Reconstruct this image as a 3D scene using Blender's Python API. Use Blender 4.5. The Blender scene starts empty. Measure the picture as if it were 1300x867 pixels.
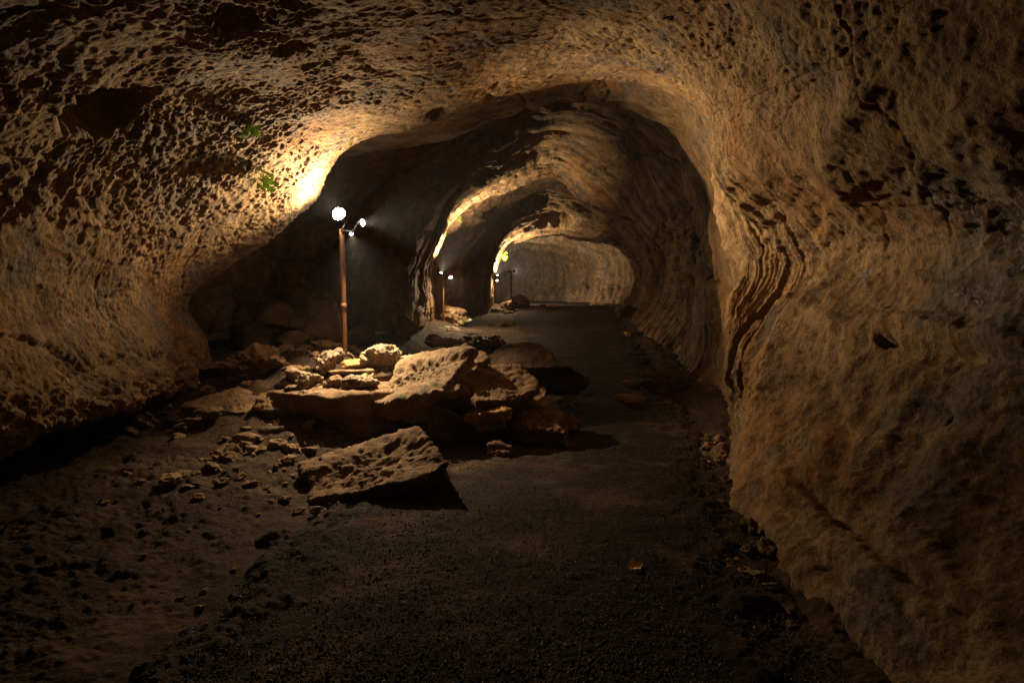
import bpy, math, random
import numpy as np
from mathutils import Vector, Matrix, Euler

# ------------------------------------------------------------------ scene
scene = bpy.context.scene
C = scene.collection
F, CX, CY = 650.0, 650.0, 433.5          # focal length in photo pixels (18 mm on 36 mm)
TILT = math.atan(48.5 / 650.0)
CAMZ = 1.6
HAZE = 0.0012
ct, st_ = math.cos(TILT), math.sin(TILT)


def P(px, py, d):
    """world point seen at photo pixel (px, py) at forward distance d"""
    u = (px - CX) / F
    v = (CY - py) / F
    dy = ct + v * st_
    dz = -st_ + v * ct
    k = d / dy
    return (u * k, d, CAMZ + dz * k)


def proj(v):
    x, y, z = v[..., 0], v[..., 1], v[..., 2] - CAMZ
    f = y * ct - z * st_
    up = y * st_ + z * ct
    f = np.where(f < 0.05, 0.05, f)
    return CX + F * x / f, CY - F * up / f


# ------------------------------------------------------------------ noise
def _tables(seed):
    r = np.random.RandomState(seed)
    p = r.permutation(512).astype(np.int32)
    g = r.normal(size=(512, 3)).astype(np.float32)
    g /= np.linalg.norm(g, axis=1, keepdims=True)
    return p, g


_T = {}


def T(seed):
    if seed not in _T:
        _T[seed] = _tables(seed)
    return _T[seed]


def perlin(p, seed=0):
    perm, grad = T(seed)
    p = p.astype(np.float32)
    i = np.floor(p)
    f = p - i
    i = i.astype(np.int32)
    w = f * f * f * (f * (f * 6 - 15) + 10)
    out = np.zeros(len(p), np.float32)
    for a in (0, 1):
        ha = perm[(i[:, 0] + a) & 511]
        wa = w[:, 0] if a else 1 - w[:, 0]
        for b in (0, 1):
            hb = perm[(ha + i[:, 1] + b) & 511]
            wb = w[:, 1] if b else 1 - w[:, 1]
            for c in (0, 1):
                h = perm[(hb + i[:, 2] + c) & 511]
                wc = w[:, 2] if c else 1 - w[:, 2]
                g = grad[h]
                d = g[:, 0] * (f[:, 0] - a) + g[:, 1] * (f[:, 1] - b) + g[:, 2] * (f[:, 2] - c)
                out += d * wa * wb * wc
    return out * 1.5


def fbm(p, seed=0, octv=4, lac=2.03, gain=0.5):
    a, s, tot = 1.0, 0.0, 0.0
    out = np.zeros(len(p), np.float32)
    q = p.astype(np.float32).copy()
    for k in range(octv):
        out += a * perlin(q, seed + k)
        tot += a
        a *= gain
        q *= lac
    return out / tot


def ridged(p, seed=0, octv=3):
    a, tot = 1.0, 0.0
    out = np.zeros(len(p), np.float32)
    q = p.astype(np.float32).copy()
    for k in range(octv):
        out += a * (1 - np.abs(perlin(q, seed + k)) * 2)
        tot += a
        a *= 0.5
        q *= 2.1
    return out / tot


def worley(p, seed=0, second=False):
    r = np.random.RandomState(seed + 77)
    perm = r.permutation(1024).astype(np.int32)
    off = r.rand(1024, 3).astype(np.float32)
    p = p.astype(np.float32)
    i = np.floor(p).astype(np.int32)
    f = p - i
    d1 = np.full(len(p), 9.0, np.float32)
    d2 = np.full(len(p), 9.0, np.float32)
    for a in (-1, 0, 1):
        ha = perm[(i[:, 0] + a) & 1023]
        for b in (-1, 0, 1):
            hb = perm[(ha + i[:, 1] + b) & 1023]
            for c in (-1, 0, 1):
                h = perm[(hb + i[:, 2] + c) & 1023]
                o = off[h]
                dx = o[:, 0] + a - f[:, 0]
                dy = o[:, 1] + b - f[:, 1]
                dz = o[:, 2] + c - f[:, 2]
                d = dx * dx + dy * dy + dz * dz
                if second:
                    d2 = np.minimum(d2, np.maximum(d1, d))
                d1 = np.minimum(d1, d)
    if second:
        return np.sqrt(d1), np.sqrt(d2)
    return np.sqrt(d1)


def smooth(a, b, x):
    t = np.clip((x - a) / (b - a), 0, 1)
    return t * t * (3 - 2 * t)


# ------------------------------------------------------------------ mesh helpers
def mesh_from(name, verts, faces):
    """faces: int array (n, 3 or 4)"""
    me = bpy.data.meshes.new(name)
    verts = np.ascontiguousarray(verts, np.float32)
    faces = np.ascontiguousarray(faces, np.int32)
    n, k = faces.shape
    me.vertices.add(len(verts))
    me.vertices.foreach_set('co', verts.ravel())
    me.loops.add(n * k)
    me.loops.foreach_set('vertex_index', faces.ravel())
    me.polygons.add(n)
    me.polygons.foreach_set('loop_start', np.arange(0, n * k, k, dtype=np.int32))
    me.update(calc_edges=True)
    me.shade_smooth()
    return me


def grid_faces(nu, nv):
    idx = np.arange(nu * nv, dtype=np.int32).reshape(nu, nv)
    return np.stack([idx[:-1, :-1], idx[1:, :-1], idx[1:, 1:], idx[:-1, 1:]], -1).reshape(-1, 4)


def link(name, me, mat=None, parent=None):
    o = bpy.data.objects.new(name, me)
    C.objects.link(o)
    if mat:
        me.materials.append(mat)
    if parent:
        o.parent = parent
    return o


def tag(o, label, cat, group=None, kind=None):
    o['label'] = label
    if cat:
        o['category'] = cat
    if group:
        o['group'] = group
    if kind:
        o['kind'] = kind
    return o


# ------------------------------------------------------------------ materials
class NT:
    def __init__(self, name):
        self.m = bpy.data.materials.new(name)
        self.m.use_nodes = True
        self.t = self.m.node_tree
        self.t.nodes.clear()
        self.out = self.n('ShaderNodeOutputMaterial')
        self.b = self.n('ShaderNodeBsdfPrincipled')
        self.l(self.b.outputs[0], self.out.inputs['Surface'])
        tc = self.n('ShaderNodeTexCoord')
        self.obj = tc.outputs['Object']

    def n(self, kind, **kw):
        x = self.t.nodes.new(kind)
        for k, v in kw.items():
            if k in x.inputs:
                x.inputs[k].default_value = v
            else:
                setattr(x, k, v)
        return x

    def l(self, a, b):
        self.t.links.new(a, b)

    def noise(self, vec, scale, detail=5, rough=0.55, dist=0.0):
        x = self.n('ShaderNodeTexNoise')
        x.inputs['Scale'].default_value = scale
        x.inputs['Detail'].default_value = detail
        x.inputs['Roughness'].default_value = rough
        x.inputs['Distortion'].default_value = dist
        self.l(vec, x.inputs['Vector'])
        return x.outputs['Fac']

    def voro(self, vec, scale, feature='F1'):
        x = self.n('ShaderNodeTexVoronoi', feature=feature)
        x.inputs['Scale'].default_value = scale
        self.l(vec, x.inputs['Vector'])
        return x.outputs['Distance']

    def map(self, vec, scale):
        x = self.n('ShaderNodeMapping')
        x.inputs['Scale'].default_value = scale
        self.l(vec, x.inputs['Vector'])
        return x.outputs[0]

    def ramp(self, fac, stops):
        x = self.n('ShaderNodeValToRGB')
        e = x.color_ramp.elements
        while len(e) < len(stops):
            e.new(0.5)
        for k, (p, c) in enumerate(stops):
            e[k].position = p
            e[k].color = (*c, 1) if len(c) == 3 else c
        self.l(fac, x.inputs[0])
        return x.outputs[0]

    def rng(self, fac, a, b, c=0.0, d=1.0):
        x = self.n('ShaderNodeMapRange')
        x.interpolation_type = 'SMOOTHSTEP'
        for k, v in enumerate((a, b, c, d)):
            x.inputs[k + 1].default_value = v
        self.l(fac, x.inputs[0])
        return x.outputs[0]

    def math(self, op, a, b):
        x = self.n('ShaderNodeMath', operation=op)
        for k, v in enumerate((a, b)):
            if isinstance(v, (int, float)):
                x.inputs[k].default_value = v
            else:
                self.l(v, x.inputs[k])
        return x.outputs[0]

    def mix(self, fac, a, b, mode='MIX'):
        x = self.n('ShaderNodeMix', data_type='RGBA', blend_type=mode)
        if isinstance(fac, (int, float)):
            x.inputs[0].default_value = fac
        else:
            self.l(fac, x.inputs[0])
        for k, v in ((6, a), (7, b)):
            if isinstance(v, tuple):
                x.inputs[k].default_value = (*v, 1)
            else:
                self.l(v, x.inputs[k])
        return x.outputs[2]

    def attr(self, name):
        x = self.n('ShaderNodeAttribute')
        x.attribute_name = name
        return x

    def bump(self, h, strength, dist, prev=None):
        x = self.n('ShaderNodeBump')
        x.inputs['Strength'].default_value = strength
        x.inputs['Distance'].default_value = dist
        self.l(h, x.inputs['Height'])
        if prev is not None:
            self.l(prev, x.inputs['Normal'])
        return x.outputs[0]


def cave_material():
    m = NT('lava_tube_rock')
    v = m.obj
    at = m.attr('flow')                    # x: along the tube, y: round the section, z: banding amount
    big = m.noise(v, 0.7, 4, 0.6, 0.4)
    mid = m.noise(v, 3.2, 5, 0.65, 0.3)
    fine = m.noise(v, 26.0, 3, 0.65)
    base = m.ramp(mid, [(0.25, (0.078, 0.045, 0.021)), (0.43, (0.170, 0.102, 0.048)),
                        (0.56, (0.240, 0.152, 0.074)), (0.75, (0.335, 0.228, 0.118))])
    ochre = m.ramp(mid, [(0.3, (0.13, 0.062, 0.022)), (0.7, (0.28, 0.145, 0.052))])
    col = m.mix(m.rng(big, 0.50, 0.66), base, ochre)
    grey = m.ramp(fine, [(0.3, (0.075, 0.058, 0.045)), (0.7, (0.16, 0.125, 0.095))])
    big2 = m.noise(m.map(v, (1, 1, 0.6)), 1.3, 4, 0.65, 0.6)
    col = m.mix(m.math('MULTIPLY', m.rng(big2, 0.52, 0.62), 0.8), col, grey)
    st = m.noise(m.map(v, (2.2, 2.2, 1.2)), 3.0, 5, 0.72, 1.0)
    col = m.mix(m.math('MULTIPLY', m.rng(st, 0.55, 0.68), 0.7), col, (0.045, 0.032, 0.024))
    # flow bands that run round the section (drip lines)
    fl = m.map(at.outputs['Vector'], (2.4, 0.07, 0.0))
    band = m.noise(fl, 1.0, 6, 0.68, 0.25)
    bandc = m.ramp(band, [(0.34, (0.35, 0.32, 0.30)), (0.48, (0.9, 0.9, 0.9)), (0.64, (1.35, 1.28, 1.18))])
    sep = m.n('ShaderNodeSeparateXYZ')
    m.l(at.outputs['Vector'], sep.inputs[0])
    col = m.mix(m.math('MULTIPLY', sep.outputs[2], 0.7), col, m.mix(1.0, col, bandc, 'MULTIPLY'))
    # mineral speckle
    sp = m.noise(v, 55.0, 4, 0.75)
    spc = m.ramp(sp, [(0.32, (0.5, 0.48, 0.46)), (0.5, (1.0, 1.0, 1.0)), (0.68, (1.55, 1.48, 1.38))])
    col = m.mix(0.75, col, m.mix(1.0, col, spc, 'MULTIPLY'))
    # seeping wet patch
    wet = m.attr('wet').outputs['Fac']
    col = m.mix(m.math('MULTIPLY', wet, 0.75), col, (0.045, 0.034, 0.026))
    m.l(col, m.b.inputs['Base Color'])
    r = m.math('SUBTRACT', 0.9, m.math('MULTIPLY', wet, 0.74))
    m.l(r, m.b.inputs['Roughness'])
    m.l(m.math('ADD', 0.3, m.math('MULTIPLY', wet, 0.5)), m.b.inputs['Specular IOR Level'])
    h1 = m.noise(v, 16.0, 6, 0.70, 0.3)
    fb = m.noise(m.map(at.outputs['Vector'], (5.0, 0.16, 0)), 1.0, 5, 0.68, 0.3)
    hh = m.math('ADD', h1, m.math('MULTIPLY', m.math('MULTIPLY', fb, sep.outputs[2]), 0.9))
    n = m.bump(hh, 0.85, 0.045)
    m.l(n, m.b.inputs['Normal'])
    return m.m


def rock_material(name, dark, mid_, light, moss=0.0, scale=1.0):
    m = NT(name)
    geo = m.n('ShaderNodeNewGeometry')
    v = geo.outputs['Position']
    a = m.noise(v, 2.6 * scale, 5, 0.66, 0.4)
    col = m.ramp(a, [(0.28, dark), (0.5, mid_), (0.72, light)])
    s = m.noise(v, 60.0, 4, 0.7)
    spc = m.ramp(s, [(0.3, (0.6, 0.58, 0.56)), (0.5, (1.0, 1.0, 1.0)), (0.7, (1.4, 1.36, 1.3))])
    col = m.mix(0.8, col, m.mix(1.0, col, spc, 'MULTIPLY'))
    if moss:
        g = m.noise(v, 7.0, 6, 0.7, 0.3)
        nz = m.n('ShaderNodeSeparateXYZ')
        m.l(geo.outputs['Normal'], nz.inputs[0])
        up = m.rng(nz.outputs[2], -0.1, 0.7)
        col = m.mix(m.math('MULTIPLY', m.math('MULTIPLY', m.rng(g, 0.57, 0.66), up), moss), col, (0.085, 0.11, 0.02))
    m.l(col, m.b.inputs['Base Color'])
    m.b.inputs['Roughness'].default_value = 0.92
    m.b.inputs['Specular IOR Level'].default_value = 0.25
    n = m.bump(m.noise(v, 26.0, 5, 0.75, 0.4), 0.9, 0.035)
    m.l(n, m.b.inputs['Normal'])
    return m.m


def ground_material(name, dark, light, dust, grain=85.0, dust_amt=1.0):
    m = NT(name)
    v = m.obj
    a = m.noise(v, 1.1, 6, 0.62, 0.3)
    g = m.voro(v, grain)
    s = m.noise(v, grain * 1.3, 3, 0.7)
    col = m.ramp(s, [(0.3, dark), (0.6, light), (0.8, tuple(c * 1.8 for c in light))])
    b = m.noise(m.map(v, (1.0, 1.6, 1.0)), 0.9, 7, 0.66, 0.5)
    col = m.mix(m.math('MULTIPLY', m.rng(b, 0.49, 0.64), dust_amt), col, dust)
    if grain > 100:
        col = m.mix(m.math('MULTIPLY', m.attr('edge').outputs['Fac'], 0.8), col, (0.05, 0.030, 0.018))
    m.l(col, m.b.inputs['Base Color'])
    m.b.inputs['Roughness'].default_value = 0.88
    m.b.inputs['Specular IOR Level'].default_value = 0.12
    if grain > 100:
        n = m.bump(g, 0.9, 0.010)
    else:
        n = m.bump(m.noise(v, 22.0, 6, 0.78, 0.5), 1.0, 0.035)
    m.l(n, m.b.inputs['Normal'])
    return m.m


def plain(name, col, rough=0.6, metal=0.0, noise_scale=30.0, var=0.4, emit=None, trans=0.0):
    m = NT(name)
    a = m.noise(m.obj, noise_scale, 6, 0.65)
    c = m.ramp(a, [(0.3, tuple(x * (1 - var) for x in col)), (0.7, tuple(min(1, x * (1 + var)) for x in col))])
    m.l(c, m.b.inputs['Base Color'])
    m.b.inputs['Roughness'].default_value = rough
    m.b.inputs['Metallic'].default_value = metal
    if emit:
        m.b.inputs['Emission Color'].default_value = (*emit[0], 1)
        m.b.inputs['Emission Strength'].default_value = emit[1]
    m.l(m.bump(a, 0.25, 0.004), m.b.inputs['Normal'])
    return m.m


M_CAVE = cave_material()
M_ROCK = rock_material('brown_basalt', (0.075, 0.043, 0.022), (0.19, 0.112, 0.058), (0.32, 0.205, 0.115))
M_ROCKMOSS = rock_material('mossy_basalt', (0.075, 0.046, 0.025), (0.18, 0.112, 0.062), (0.31, 0.21, 0.125), moss=0.9)
M_PALE = rock_material('pale_scoria', (0.14, 0.095, 0.06), (0.30, 0.215, 0.14), (0.48, 0.37, 0.26), scale=2.0)
M_PALEMOSS = rock_material('pale_mossy_scoria', (0.14, 0.095, 0.06), (0.28, 0.205, 0.135), (0.45, 0.35, 0.25), moss=0.8, scale=2.0)
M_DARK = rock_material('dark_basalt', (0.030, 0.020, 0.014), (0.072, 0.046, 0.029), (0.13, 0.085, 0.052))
M_OCHRE = rock_material('ochre_slab', (0.17, 0.085, 0.025), (0.36, 0.20, 0.065), (0.50, 0.32, 0.13), scale=2.0)
M_DIRT = ground_material('red_brown_dirt', (0.018, 0.010, 0.006), (0.058, 0.034, 0.020), (0.10, 0.061, 0.037), 60.0)
M_PATH = ground_material('black_cinder_gravel', (0.006, 0.0042, 0.003), (0.027, 0.0175, 0.0115), (0.085, 0.050, 0.028), 150.0, 0.9)
M_GRAVEL = plain('cinder_chip', (0.024, 0.018, 0.014), 0.7, 0, 9.0, 0.7)
M_RUST = plain('rusted_steel', (0.20, 0.085, 0.038), 0.62, 0.25, 40.0, 0.5)
M_BLACK = plain('black_powder_coat', (0.02, 0.02, 0.02), 0.5, 0.0, 60.0, 0.2)
M_LEAF = plain('fern_leaf', (0.22, 0.36, 0.035), 0.5, 0.0, 60.0, 0.35)
M_LITTER = plain('dry_leaf', (0.75, 0.47, 0.22), 0.8, 0.0, 60.0, 0.4)


def lens_mat(name, s):
    return plain(name, (0.8, 0.8, 0.8), 0.3, 0, 10, 0.0, emit=((1.0, 0.90, 0.74), s))


# ------------------------------------------------------------------ floor shape
def ramp_z(y):
    return np.interp(y, [-8, 6, 9, 12, 16, 20, 25, 30, 35, 40, 55],
                     [0, 0, .08, .22, .45, .68, .96, 1.2, 1.42, 1.6, 2.0])


PY = [-8, 1.5, 2.2, 3.1, 4.0, 5.0, 6.0, 7.5, 9.0, 13.0, 20.0, 30.0, 40.0, 55.0]
PXL = [-1.4, -1.45, -1.45, -1.4, -1.35, -0.55, 0.05, 0.8, 1.0, 0.75, 0.15, 0.25, 0.8, -1.0]
PXR = [1.3, 1.3, 1.32, 1.46, 1.72, 1.95, 2.25, 2.6, 2.8, 3.4, 4.4, 6.0, 6.5, 4.0]


def xl(y):
    return np.interp(y, PY, PXL)


def xr(y):
    return np.interp(y, PY, PXR)


def floor_z(x, y, detail=True):
    x = np.asarray(x, np.float64)
    y = np.asarray(y, np.float64)
    z = ramp_z(y).astype(np.float64)
    off = smooth(0.0, 1.0, xl(y) - x)
    z = z + (0.15 * smooth(-1.5, -3.2, x) + 0.06 * smooth(-2.7, -4.2, x)) * smooth(0.0, 3.0, y)
    # rubble mound that carries the first lamp
    z = z + 0.42 * np.exp(-(((x + 1.9) / 1.3) ** 2 + ((y - 7.1) / 1.25) ** 2))
    z = z + 0.30 * np.exp(-(((x + 0.85) / 0.65) ** 2 + ((y - 6.45) / 0.55) ** 2))
    # the floor of the side chamber
    z = z + 0.55 * smooth(4.9, 7.6, y) * smooth(-1.2, -3.0, x) * smooth(15.0, 11.5, y)
    z = z + 0.22 * np.exp(-(((x + 2.9) / 1.1) ** 2 + ((y - 18.8) / 1.8) ** 2))
    z = z + 0.40 * np.exp(-(((x + 0.8) / 0.8) ** 2 + ((y - 29.5) / 1.6) ** 2))
    # foot of the right wall
    z = z + 0.10 * smooth(-0.15, 0.5, x - xr(y))
    if detail:
        p = np.stack([x.ravel(), y.ravel(), np.zeros(x.size)], -1)
        o = off.ravel()
        r = smooth(-0.1, 0.3, (x - xr(y))).ravel()
        rough = np.clip(o + r, 0, 1)
        n = 0.075 * fbm(p * 1.7, 11, 5) + 0.11 * np.maximum(fbm(p * 4.0, 17, 5), -.02) + 0.030 * fbm(p * 17.0, 19, 4)
        n2 = 0.018 * fbm(p * 2.2, 21, 4)
        n3 = np.zeros(len(p))
        near = (p[:, 1] > 1.5) & (p[:, 1] < 11)
        w = worley(p[near] * 7.0, 3)
        msk = smooth(0.0, 0.25, fbm(p[near] * 1.3, 31, 3))
        n3[near] = 0.04 * smooth(0.45, 0.1, w) * msk + 0.018 * smooth(0.4, 0.1, worley(p[near] * 16.0, 4)) * smooth(-.1, .2, fbm(p[near] * 2.1, 33, 3))
        z = z + (n * (0.25 + 0.75 * rough) + n2 + n3 * rough).reshape(x.shape)
    return z


def fz(x, y):
    return float(floor_z(np.array([x]), np.array([y]))[0])


inv = np.linspace(1 / 1.7, 1 / 54.0, 620)
ys = np.concatenate([np.linspace(-8, 1.6, 40), 1 / inv])
xs = np.concatenate([np.linspace(-8, -4.6, 30), np.linspace(-4.58, 4.2, 620), np.linspace(4.25, 11, 60)])
X, Y = np.meshgrid(xs, ys, indexing='ij')
Z = floor_z(X, Y)
o = link('cave_floor', mesh_from('cave_floor', np.stack([X, Y, Z], -1).reshape(-1, 3), grid_faces(len(xs), len(ys))[:, ::-1]), M_DIRT)
tag(o, 'rough red brown dirt floor of the cave beside the gravel path', 'cave floor', kind='structure')

uu = np.linspace(0, 1, 420)
ys2 = np.concatenate([np.linspace(-6.5, 1.7, 30), 1 / np.linspace(1 / 1.72, 1 / 50.0, 560)])
U, Y = np.meshgrid(uu, ys2, indexing='ij')
pe = np.stack([Y[0] * 1.0, np.zeros_like(Y[0]), np.zeros_like(Y[0])], -1)
el = 0.16 * fbm(pe * 1.4, 41, 5)
er = 0.12 * fbm(pe * 1.6, 51, 5)
L = xl(Y) - 0.30 + 2.4 * el[None]
R = xr(Y) + 0.15 + 1.6 * er[None]
X = L + (R - L) * U
edge = np.minimum(X - L, R - X)
pp = np.stack([X.ravel(), Y.ravel(), np.zeros(X.size)], -1)
grain = 0.010 * fbm(pp * 22, 61, 3).reshape(X.shape) + 0.012 * fbm(pp * 5, 65, 3).reshape(X.shape)
frag = 0.13 * fbm(pp * 4.5, 71, 4).reshape(X.shape) * smooth(0.9, 0.1, edge)
PATH_UP = 0.030
Zp = floor_z(X, Y) * 0.0 + ramp_z(Y) + 0.018 * fbm(pp * 2.2, 21, 4).reshape(X.shape) + grain \
    + 0.25 * 0.075 * fbm(pp * 1.7, 11, 5).reshape(X.shape) \
    + PATH_UP * smooth(0.0, 0.35, edge) - 0.07 * smooth(0.22, 0.0, edge) + frag + 0.012
edge_dirt = smooth(0.55, 0.05, edge + 0.5 * fbm(pp * 2.6, 75, 5).reshape(X.shape)).astype(np.float32)
o = link('gravel_path', mesh_from('gravel_path', np.stack([X, Y, Zp], -1).reshape(-1, 3), grid_faces(len(uu), len(ys2))[:, ::-1]), M_PATH)
a_ = o.data.attributes.new('edge', 'FLOAT', 'POINT')
a_.data.foreach_set('value', edge_dirt.ravel())
tag(o, 'black cinder gravel path running down the middle of the cave', 'path', kind='structure')


# ------------------------------------------------------------------ the lava tube
def W(x, z, d):
    return (x, d, z)


def ring(d, pts):
    out = []
    for p in pts:
        if len(p) == 2:
            out.append(W(p[0], p[1], d))
        elif p[0] == 'w':
            out.append(W(p[1], p[2], p[3]))
        else:
            dd = p[2] if p[2] else d
            out.append(P(p[0], p[1], dd))
    return out


near_prof = [(-4.2, -.6), (-4.9, .10), (-3.45, .62), (-3.55, 1.15), (-3.75, 1.75), (-3.45, 2.45), (-2.75, 3.0), (-1.9, 3.35),
             (-.8, 3.55), (.4, 3.65), (1.35, 3.5), (1.82, 2.98), (2.16, 2.5), (2.74, 1.92), (2.46, 1.36), (2.12, .62), (1.62, .06), (1.35, -.5)]
cap = [(x * .05, 1.5 + (z - 1.5) * .05) for x, z in near_prof]
mid5 = [(-4.4, -.6), (-5.1, .14), (-3.75, .58), (-3.85, 1.1), (-4.0, 1.7), (-3.6, 2.5), (-2.9, 3.2), (-2.0, 3.6),
        (-.8, 3.88), (.5, 4.08), (1.5, 3.85), (1.92, 3.4), (2.10, 2.92), (2.90, 2.08), (2.34, 1.2), (2.28, .6), (2.12, .04), (1.9, -.5)]
rib1 = [('w', -3.9, -.6, 7.2), (245, 525, 7.2), (268, 490, 7.2), (262, 430, 7.2), (243, 383, 7.2), (315, 325, 7.2), (392, 262, 7.2),
        (445, 190, 7.2), (570, 153, 7.3), (720, 105, 7.3), (850, 120, 7.0), (926, 172, 6.2), (908, 214, 5.9), (946, 322, 5.9),
        (924, 408, 5.6), (945, 525, 5.5), (926, 590, 5.1), ('w', 2.0, -.5, 5.1)]
rib1b = [('w', -4.4, -.6, 7.5), ('w', -5.0, .2, 7.5), ('w', -4.75, .7, 7.5), ('w', -4.9, 1.3, 7.5), ('w', -5.0, 1.9, 7.5), ('w', -4.2, 2.75, 7.5),
         ('w', -3.3, 3.45, 7.5), ('w', -2.5, 3.95, 7.55), (572, 155, 7.65), (719, 108, 7.7), (850, 124, 7.4), (908, 188, 6.9),
         ('w', 2.60, 2.85, 6.4), ('w', 2.82, 1.9, 6.2), ('w', 2.85, 1.15, 6.1), ('w', 2.8, .55, 5.9), ('w', 2.55, .04, 5.7), ('w', 2.3, -.5, 5.7)]
back1 = [('w', -5.4, -.4, 8.3), ('w', -5.7, .4, 8.3), ('w', -5.7, 1.0, 8.3), ('w', -5.8, 1.7, 8.3), ('w', -5.5, 2.5, 8.3), ('w', -4.7, 3.2, 8.3),
         ('w', -3.7, 3.75, 8.4), ('w', -2.6, 4.15, 8.4), (576, 160, 8.6), (714, 118, 8.7), (842, 142, 8.3), (902, 205, 7.6),
         ('w', 2.95, 2.9, 7.2), ('w', 3.1, 2.0, 7.0), ('w', 3.12, 1.2, 6.9), ('w', 3.08, .55, 6.8), ('w', 2.88, .05, 6.7), ('w', 2.6, -.5, 6.7)]
alc = [('w', -5.0, -.2, 10.8), ('w', -5.5, .7, 10.8), ('w', -5.5, 1.3, 10.8), ('w', -5.4, 2.0, 10.8), ('w', -4.9, 2.9, 10.6), ('w', -4.1, 3.55, 10.4),
       ('w', -3.1, 4.05, 10.3), (516, 190, 10.4), (586, 166, 10.8), (710, 116, 11.2), (832, 152, 10.8), (894, 240, 9.8),
       (903, 315, 9.2), (913, 370, 8.9), (917, 430, 8.7), (912, 485, 8.4), (893, 516, 8.1), ('w', 2.8, -.5, 8.0)]
pil = [('w', -2.6, -.2, 14.0), (500, 440, 13.8), (508, 415, 13.8), (510, 385, 13.8), (512, 340, 13.6), (528, 290, 13.2), (548, 250, 13.0),
       (574, 216, 13.2), (618, 178, 13.8), (704, 136, 14.5), (810, 172, 14.0), (868, 255, 13.4), (878, 322, 13.0), (880, 375, 13.0),
       (876, 415, 13.0), (860, 438, 12.9), (842, 456, 12.8), ('w', 3.5, -.4, 12.7)]
rib2 = [('w', -2.7, .1, 19.5), (549, 420, 19.5), (551, 395, 19.5), (549, 365, 19.5), (546, 340, 19.5), (557, 313, 19.5), (572, 280, 19.5),
        (602, 255, 19.5), (645, 240, 19.6), (698, 224, 19.6), (738, 247, 19.8), (776, 270, 19.6), (830, 290, 19.0), (852, 325, 18.8),
        (850, 360, 18.6), (836, 392, 18.4), (815, 422, 18.0), ('w', 4.7, 0.0, 18.0)]
beh2 = [('w', -2.4, .2, 22), (580, 412, 22), (583, 392, 22), (583, 368, 22), (580, 342, 22), (588, 319, 22), (602, 300, 22),
        (622, 277, 22.4), (652, 252, 22.8), (694, 231, 23.5), (738, 242, 23.3), (784, 268, 22.5), (822, 300, 21.5), (836, 333, 21.2),
        (834, 360, 21.0), (824, 386, 20.8), (806, 410, 20.5), ('w', 5.1, .2, 20.5)]
rib3 = [('w', -2.0, .5, 30), (624, 400, 30), (629, 386, 30), (629, 372, 30), (631, 355, 30), (634, 338, 30), (638, 322, 30),
        (648, 310, 30), (668, 303, 30), (705, 299, 30), (745, 302, 30), (785, 308, 29.5), (806, 324, 29), (816, 340, 28.8),
        (820, 358, 28.5), (814, 378, 28), (804, 395, 27.5), ('w', 6.4, .6, 27.5)]
beh3 = [('w', -2.8, .6, 32.5), ('w', -3.2, 1.5, 32.5), ('w', -3.2, 2.2, 32.5), ('w', -3.2, 2.9, 32.5), ('w', -3.1, 3.8, 32.5), ('w', -2.6, 4.7, 32.5),
        ('w', -1.9, 5.3, 32.5), ('w', -.9, 5.8, 32.5), (668, 297, 32.5), (705, 292, 32.5), (745, 297, 32.5), (783, 307, 32), (802, 324, 31.5),
        (811, 340, 31.2), (814, 357, 31), (808, 375, 30.5), (797, 390, 30), ('w', 6.6, .6, 30)]
far1 = [('w', -3.8, 1, 39), ('w', -4.2, 1.8, 39), ('w', -4.2, 2.5, 39), ('w', -4.2, 3.2, 39), ('w', -4.0, 4.1, 39), ('w', -3.4, 4.9, 39),
        ('w', -2.5, 5.6, 39), ('w', -1.2, 6.1, 39), (664, 303, 39), (695, 302, 39), (730, 308, 39), (758, 317, 38.5), (771, 330, 38.2),
        (775, 343, 38), (775, 356, 38), (773, 368, 37.5), (768, 381, 37), ('w', 6.6, 1.1, 37)]
far2 = [('w', -4.0, 1.2, 45), ('w', -4.4, 2.2, 45), ('w', -4.5, 2.9, 45), ('w', -4.4, 3.6, 45), ('w', -4.2, 4.4, 45), ('w', -3.6, 5.2, 45),
        ('w', -2.9, 5.8, 45), ('w', -1.5, 6.2, 45), (660, 305, 45), (685, 308, 45), (703, 312, 45), (719, 320, 44.6), (727, 331, 44.4),
        (730, 343, 44.2), (729, 356, 44), (726, 367, 43.5), (722, 379, 43), ('w', 4.9, 1.3, 43)]
far3 = [('w', -4.0, 1.3, 47.5), ('w', -4.4, 2.3, 47.5), ('w', -4.4, 3.0, 47.5), ('w', -4.4, 3.7, 47.5), ('w', -4.2, 4.4, 47.5), ('w', -3.6, 5.2, 47.5),
        ('w', -2.9, 5.7, 47.5), ('w', -2.0, 5.9, 47.5), (653, 312, 48), (664, 313, 48), (672, 317, 48), (680, 323, 48), (684, 332, 48),
        (686, 343, 48), (685, 355, 48), (682, 366, 47.6), (678, 377, 47), ('w', 2.0, 1.4, 47)]
endp = [('w', -3.3, 1.3 + .27 * k, 49.5) for k in range(9)] + [('w', -3.0, 3.6 - .27 * k, 49.5) for k in range(9)]

rings = [ring(-7.0, cap), ring(-6.4, near_prof), ring(-1.5, near_prof), ring(1.4, near_prof), ring(2.8, near_prof), ring(5.0, mid5),
         ring(7.2, rib1), ring(7.5, rib1b), ring(8.3, back1), ring(10.8, alc), ring(13.5, pil), ring(19.5, rib2), ring(22, beh2),
         ring(30, rib3), ring(32.5, beh3), ring(39, far1), ring(45, far2), ring(48, far3), ring(49.5, endp)]
NS = [6, 24, 40, 150, 300, 300, 50, 70, 130, 150, 200, 40, 80, 150, 40, 60, 110, 80, 60, 20]
NTP = [20, 40, 60, 60, 64, 66, 64, 60, 62, 62, 60, 58, 56, 62, 62, 56, 34]


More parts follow.
